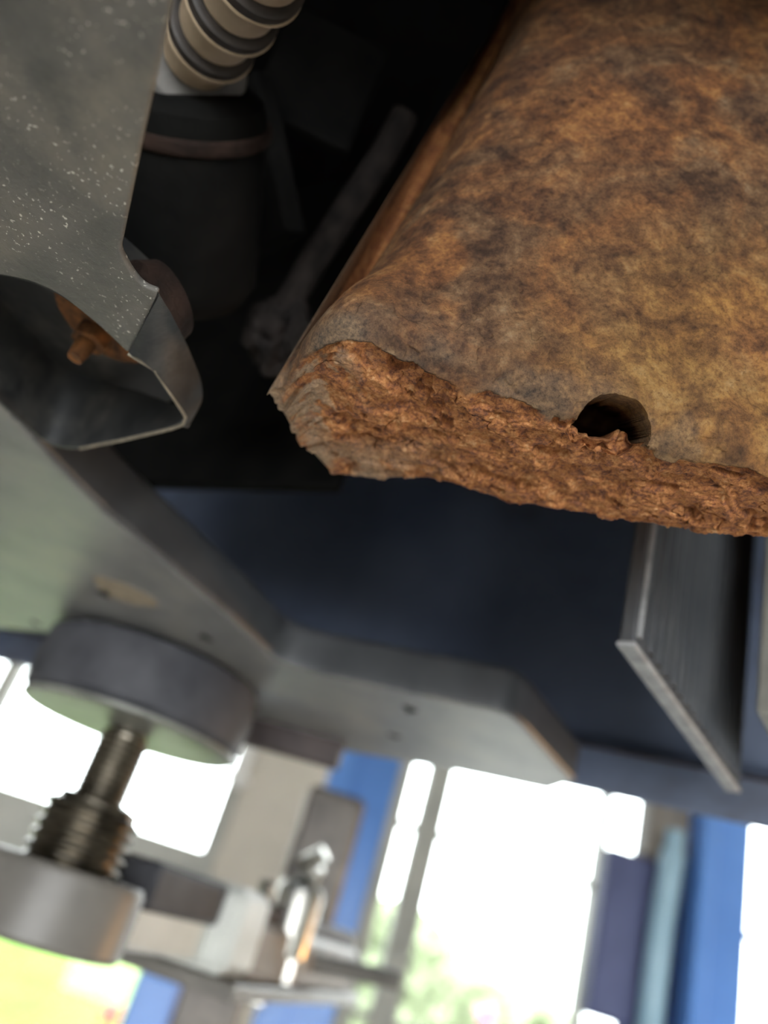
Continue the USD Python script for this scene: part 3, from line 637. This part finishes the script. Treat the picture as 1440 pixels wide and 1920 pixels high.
# --- near bracket: underside plate, folded side wall and pocket
ZB = ZP
brk = thing('steel_bracket', 'dusty grey folded steel bracket with an open pocket, left of the rusted section', 'car bracket', (*onz(200, 400, ZB)[:2], z_(ZB)))
pl = pz((-700, -500), (-300, -700), (420, -470), (322, 0), (300, 105), (268, 250), (224, 470), (246, 512), (270, 540), (298, 548), (243, 661), (236, 660), (190, 615), (112, 552), (60, 528), (0, 516), (-140, 500), (-520, 480))
rr = np.full(len(pl), .003); rr[6] = .0015
part('face_plate', prism(rounded(pl, rr, 4), z_(ZB), z_(ZB + .0022), .0009, 4), GREY, brk)
def strip(lo, hi, th, n=40):
    """bent sheet between a lower and an upper edge (rows of points), th thick"""
    def res(P):
        P = np.asarray(P); d = np.r_[0, np.cumsum(np.linalg.norm(np.diff(P, axis=0), axis=1))]; t = np.linspace(0, d[-1], n)
        Q_ = np.column_stack([np.interp(t, d, P[:, k]) for k in range(3)])
        for _ in range(3): Q_[1:-1] = .25 * Q_[:-2] + .5 * Q_[1:-1] + .25 * Q_[2:]
        return Q_
    a_, b_ = res(lo), res(hi); rows_ = np.stack([a_ + (b_ - a_) * t for t in np.linspace(0, 1, 7)], 1)
    du = np.gradient(rows_, axis=0); dv = np.gradient(rows_, axis=1); nn = np.cross(du, dv); nn /= np.linalg.norm(nn, axis=2, keepdims=True)
    A_ = (rows_ + nn * th / 2).reshape(-1, 3); B_ = (rows_ - nn * th / 2).reshape(-1, 3); k = len(A_); ii = np.arange(k).reshape(n, 7)
    q_ = np.stack([ii[:-1, :-1], ii[1:, :-1], ii[1:, 1:], ii[:-1, 1:]], -1).reshape(-1, 4)
    loop = np.concatenate([ii[:, 0], ii[-1, 1:], ii[-2::-1, -1], ii[0, -2:0:-1]]); l2 = np.roll(loop, -1)
    fs = np.vstack([q_, q_[:, ::-1] + k, np.stack([l2, loop, loop + k, l2 + k], 1)])
    return trimesh.Trimesh(np.vstack([A_, B_]), np.vstack([fs[:, [0, 1, 2]], fs[:, [0, 2, 3]]]), process=False)
def zpts(*q): return [onz(x, y, ZB + h) for x, y, h in q]
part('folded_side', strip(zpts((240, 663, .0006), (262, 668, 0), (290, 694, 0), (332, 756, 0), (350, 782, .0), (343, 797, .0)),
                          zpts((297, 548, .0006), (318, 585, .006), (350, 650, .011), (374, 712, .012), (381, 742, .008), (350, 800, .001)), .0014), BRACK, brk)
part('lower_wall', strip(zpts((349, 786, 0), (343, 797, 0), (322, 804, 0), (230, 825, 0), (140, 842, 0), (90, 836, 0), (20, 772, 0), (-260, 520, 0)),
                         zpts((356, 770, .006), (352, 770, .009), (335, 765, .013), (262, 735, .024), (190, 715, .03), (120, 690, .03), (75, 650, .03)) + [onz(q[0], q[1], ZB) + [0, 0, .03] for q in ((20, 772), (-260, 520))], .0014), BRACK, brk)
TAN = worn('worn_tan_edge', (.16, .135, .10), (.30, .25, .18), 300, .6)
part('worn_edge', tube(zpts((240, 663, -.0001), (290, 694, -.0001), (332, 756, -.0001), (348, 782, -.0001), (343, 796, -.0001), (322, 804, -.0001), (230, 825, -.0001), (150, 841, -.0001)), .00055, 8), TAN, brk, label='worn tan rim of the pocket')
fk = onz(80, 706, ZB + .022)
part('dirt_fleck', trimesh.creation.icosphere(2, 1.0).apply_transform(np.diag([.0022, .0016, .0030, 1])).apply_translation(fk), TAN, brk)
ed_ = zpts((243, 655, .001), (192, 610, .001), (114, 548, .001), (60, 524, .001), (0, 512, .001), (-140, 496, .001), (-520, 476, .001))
part('front_wall', strip(ed_, [q + [0, 0, .029] for q in ed_], .0012), BRACK, brk)  # unseen behind the face plate, placed to keep light out of the pocket
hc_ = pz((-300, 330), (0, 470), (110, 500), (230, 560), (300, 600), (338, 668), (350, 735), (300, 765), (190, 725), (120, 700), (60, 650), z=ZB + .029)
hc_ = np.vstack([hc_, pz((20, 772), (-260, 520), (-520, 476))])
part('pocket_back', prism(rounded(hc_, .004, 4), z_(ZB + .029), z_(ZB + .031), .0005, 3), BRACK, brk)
bo = onz(150, 655, ZB + .010)
bolt = thing('rusty_bolt', 'orange rusty bolt with washer inside the bracket pocket', 'bolt', bo)
part('shank', tube([bo + [0, 0, -.004], bo + [0.0005, 0, 0], bo + [.001, .001, .012]], [.0026, .0032, .0034], 14), RUST2, bolt)
a6 = np.arange(6) * math.pi / 3
part('nut', prism(rounded(np.column_stack([bo[0] + .0008 + .0062 * np.cos(a6), bo[1] + .0008 + .0062 * np.sin(a6)]), .0008, 3), bo[2] + .0035, bo[2] + .009, .0008, 3), RUST2, bolt)
part('washer', lathe([(0, 0), (.0180, .001), (.0188, .002), (.0188, .0035), (.004, .007), (0, .008)], onz(190, 602, ZB + .0185), n=36, axis=(.15, .1, 1)), RUST2, bolt)
cap_ = onz(322, 590, ZB + .012)
wsh = thing('rubber_washer', 'brown rusty disc edge sticking out behind the bracket fold', 'washer', cap_)
part('disc', lathe([(0, -.003), (.012, -.003), (.014, 0), (.012, .006), (0, .008)], cap_ + [-.008, .004, .004], n=40, axis=(.5, .1, .8)), RUSTD, wsh)

# --- dark inside of the wheel arch: shell, damper, hose, pipe
arch = thing('wheel_arch_shell', 'black undersealed wheel arch shell in deep shade above everything, its unseen walls blocking light', 'car underbody', (0, .1, z_(.5)))
def slab(c, sx, sy, sz): return cbox(np.array(c) + [0, 0, EYE[2]], sx, sy, sz, ch=.002)
part('roof', slab((0, -.1, .52), 2.0, 2.6, .02), DARK, arch)  # roof and the unseen walls box the car in to block sky light
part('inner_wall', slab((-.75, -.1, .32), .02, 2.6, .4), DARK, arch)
part('near_wall', slab((-.31, -.14, .345), .02, .7, .35), DARK, arch)  # out of view, placed to darken the left flank of the rusted section
part('floor_pan', slab((0, -.68, .262), 1.5, 1.28, .02), DARK, arch)  # out of view behind the eye, placed to darken the upper rust
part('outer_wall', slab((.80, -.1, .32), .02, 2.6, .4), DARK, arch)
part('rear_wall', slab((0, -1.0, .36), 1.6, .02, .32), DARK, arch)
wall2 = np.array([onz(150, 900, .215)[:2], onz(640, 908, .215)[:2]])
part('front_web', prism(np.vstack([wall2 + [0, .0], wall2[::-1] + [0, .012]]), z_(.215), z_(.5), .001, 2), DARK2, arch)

cam_ax = atd(442, 0, .252); cam_bx = atd(362, 112, .285)
dd = cam_bx - cam_ax; L_ = np.linalg.norm(dd); dd /= L_
hose = thing('corrugated_hose', 'beige corrugated hose with dark rings beside the grey bracket', 'hose', cam_bx)
Rh = .0140
st0 = cam_ax - dd * .06
pitch = .0185
nseg = int((np.linalg.norm(cam_bx - st0)) / pitch)
for k in range(nseg):
    o = cam_bx - dd * (k * pitch + .004)
    part('beige_ring', lathe([(Rh * .5, 0), (Rh * .88, 0), (Rh * .92, -.001), (Rh * .92, -.0122), (Rh * .88, -.0132), (Rh * .5, -.0132)], o, dd, 40), BEIGE, hose)
    part('dark_ring', lathe([(Rh * .5, -.0132), (Rh * 1.0, -.0134), (Rh * 1.10, -.0142), (Rh * 1.12, -.0160), (Rh * 1.10, -.0176), (Rh * 1.0, -.0184), (Rh * .5, -.0185)], o, dd, 40), RING, hose)
    part('ring_lip', lathe([(Rh * 1.02, -.0130), (Rh * 1.13, -.0132), (Rh * 1.15, -.0138), (Rh * 1.13, -.0144), (Rh * 1.02, -.0145)], o, dd, 40), BEIGE, hose)
part('end_collar', lathe([(Rh * .4, -.002), (Rh * 1.38, -.002), (Rh * 1.48, .000), (Rh * 1.48, .008), (Rh * 1.38, .0095), (Rh * .4, .0095)], cam_bx, dd, 48), COLLAR, hose)
cb = cam_bx + dd * .0075
d2 = atd(345, 470, .335) - cb; d2 /= np.linalg.norm(d2); cb = cb + d2 * .004
dam = thing('damper_body', 'dark suspension damper body below the corrugated hose', 'car damper', cb + d2 * .1)
part('cylinder', lathe([(.0, 0), (.024, .0), (.029, .004), (.031, .012), (.031, .075), (.027, .082), (0, .083)], cb, d2, 48), DARK2, dam)
part('weld_bead', lathe([(.029, .010), (.0325, .012), (.033, .014), (.0325, .016), (.029, .018)], cb, d2, 48), RUSTD, dam)
pts = [atd(760, 215, .36), atd(720, 290, .36), atd(640, 410, .36), atd(575, 510, .36), atd(535, 580, .36)]
pipe = thing('brake_pipe', 'brown dusty pipe running diagonally through the shade behind the rusted section', 'pipe', pts[-1])
part('pipe', tube(pts, .0065, 12), DUSTB, pipe)
ic = trimesh.creation.icosphere(4, 1.0); vv = ic.vertices
vv = vv * (.6 + .9 * (fbm(vv * 2.3 + 9, 4, 5) - .2))[:, None] * [.016, .016, .022]
part('crusted_fitting', trimesh.Trimesh(vv + atd(525, 620, .36), ic.faces, process=False), DUSTB, pipe)
dg = trimesh.creation.icosphere(5, 1.0); vv = np.array(dg.vertices)
vv = vv * (.55 + .9 * (fbm(vv * 2.6 + 4, 5, 8) - .15))[:, None] * [.012, .012, .016]
gus = thing('spring_seat', 'dark grey steel gusset in the shade left of the brake pipe', 'car gusset', atd(480, 330, .37))
part('plate', beam(atd(440, 180, .375), atd(500, 470, .375), .045, .012), DARK2, gus)
part('rib', beam(atd(640, 60, .385), atd(560, 250, .385), .05, .01), DARK2, gus)

# --- ribbed board at the right
ZD = .120
b0, b1 = onz(1153, 1207, ZD), onz(1360, 1482, ZD)
bd = (b1 - b0); bl = np.linalg.norm(bd); bd /= bl; bn = np.array([bd[1], -bd[0], 0])       # bn points to the camera's right
bth = .0075; bht = .26
brd = thing('ribbed_board', 'grey ribbed plastic board hanging on edge at the right with a pale lower edge', 'plastic board', (b0 + b1) / 2)
bm = (b0 + b1) / 2 + bn * bth / 2
part('core', cbox(bm + [0, 0, bht / 2 + .0004], bl - .0012, bth - .001, bht, [bd, bn, [0, 0, 1]], ch=.0012), RIB, brd)
part('lower_edge', cbox(bm + [0, 0, .0006], bl, bth, .0022, [bd, bn, [0, 0, 1]], ch=.0007), RIBE, brd, label='pale worn lower edge')
nrib = 15
for k in range(nrib):
    o = b0 + bd * (.012 + (bl - .02) * (k + .5) / nrib) + bn * (bth - .0004)
    part('rib', tube([o + [0, 0, .004], o + [0, 0, bht - .004]], .0019, 8), RIB, brd)
o = b0 + bd * .003 + bn * (bth - .0003)
part('end_bead', tube([o + [0, 0, .004], o + [0, 0, .03], o + [0, 0, bht - .002]], .0014, 8), RIBE, brd)
# a second board, just reaching in at the right edge
c0 = onz(1414, 1335, .128); c1 = c0 + bd * .16
pb2 = thing('plain_board', 'plain pale grey board just showing at the right edge behind the ribbed board', 'plastic board', (c0 + c1) / 2)
part('core', cbox((c0 + c1) / 2 + bn * .004 + [0, 0, .11], .16, .007, .22, [bd, bn, [0, 0, 1]], ch=.001), BOARD2, pb2)
part('top_clip', beam(c0 + bd * .01 + bn * .004 + [0, 0, .222], c1 + bn * .004 + [0, 0, .222], .012, .006), RIB, pb2)
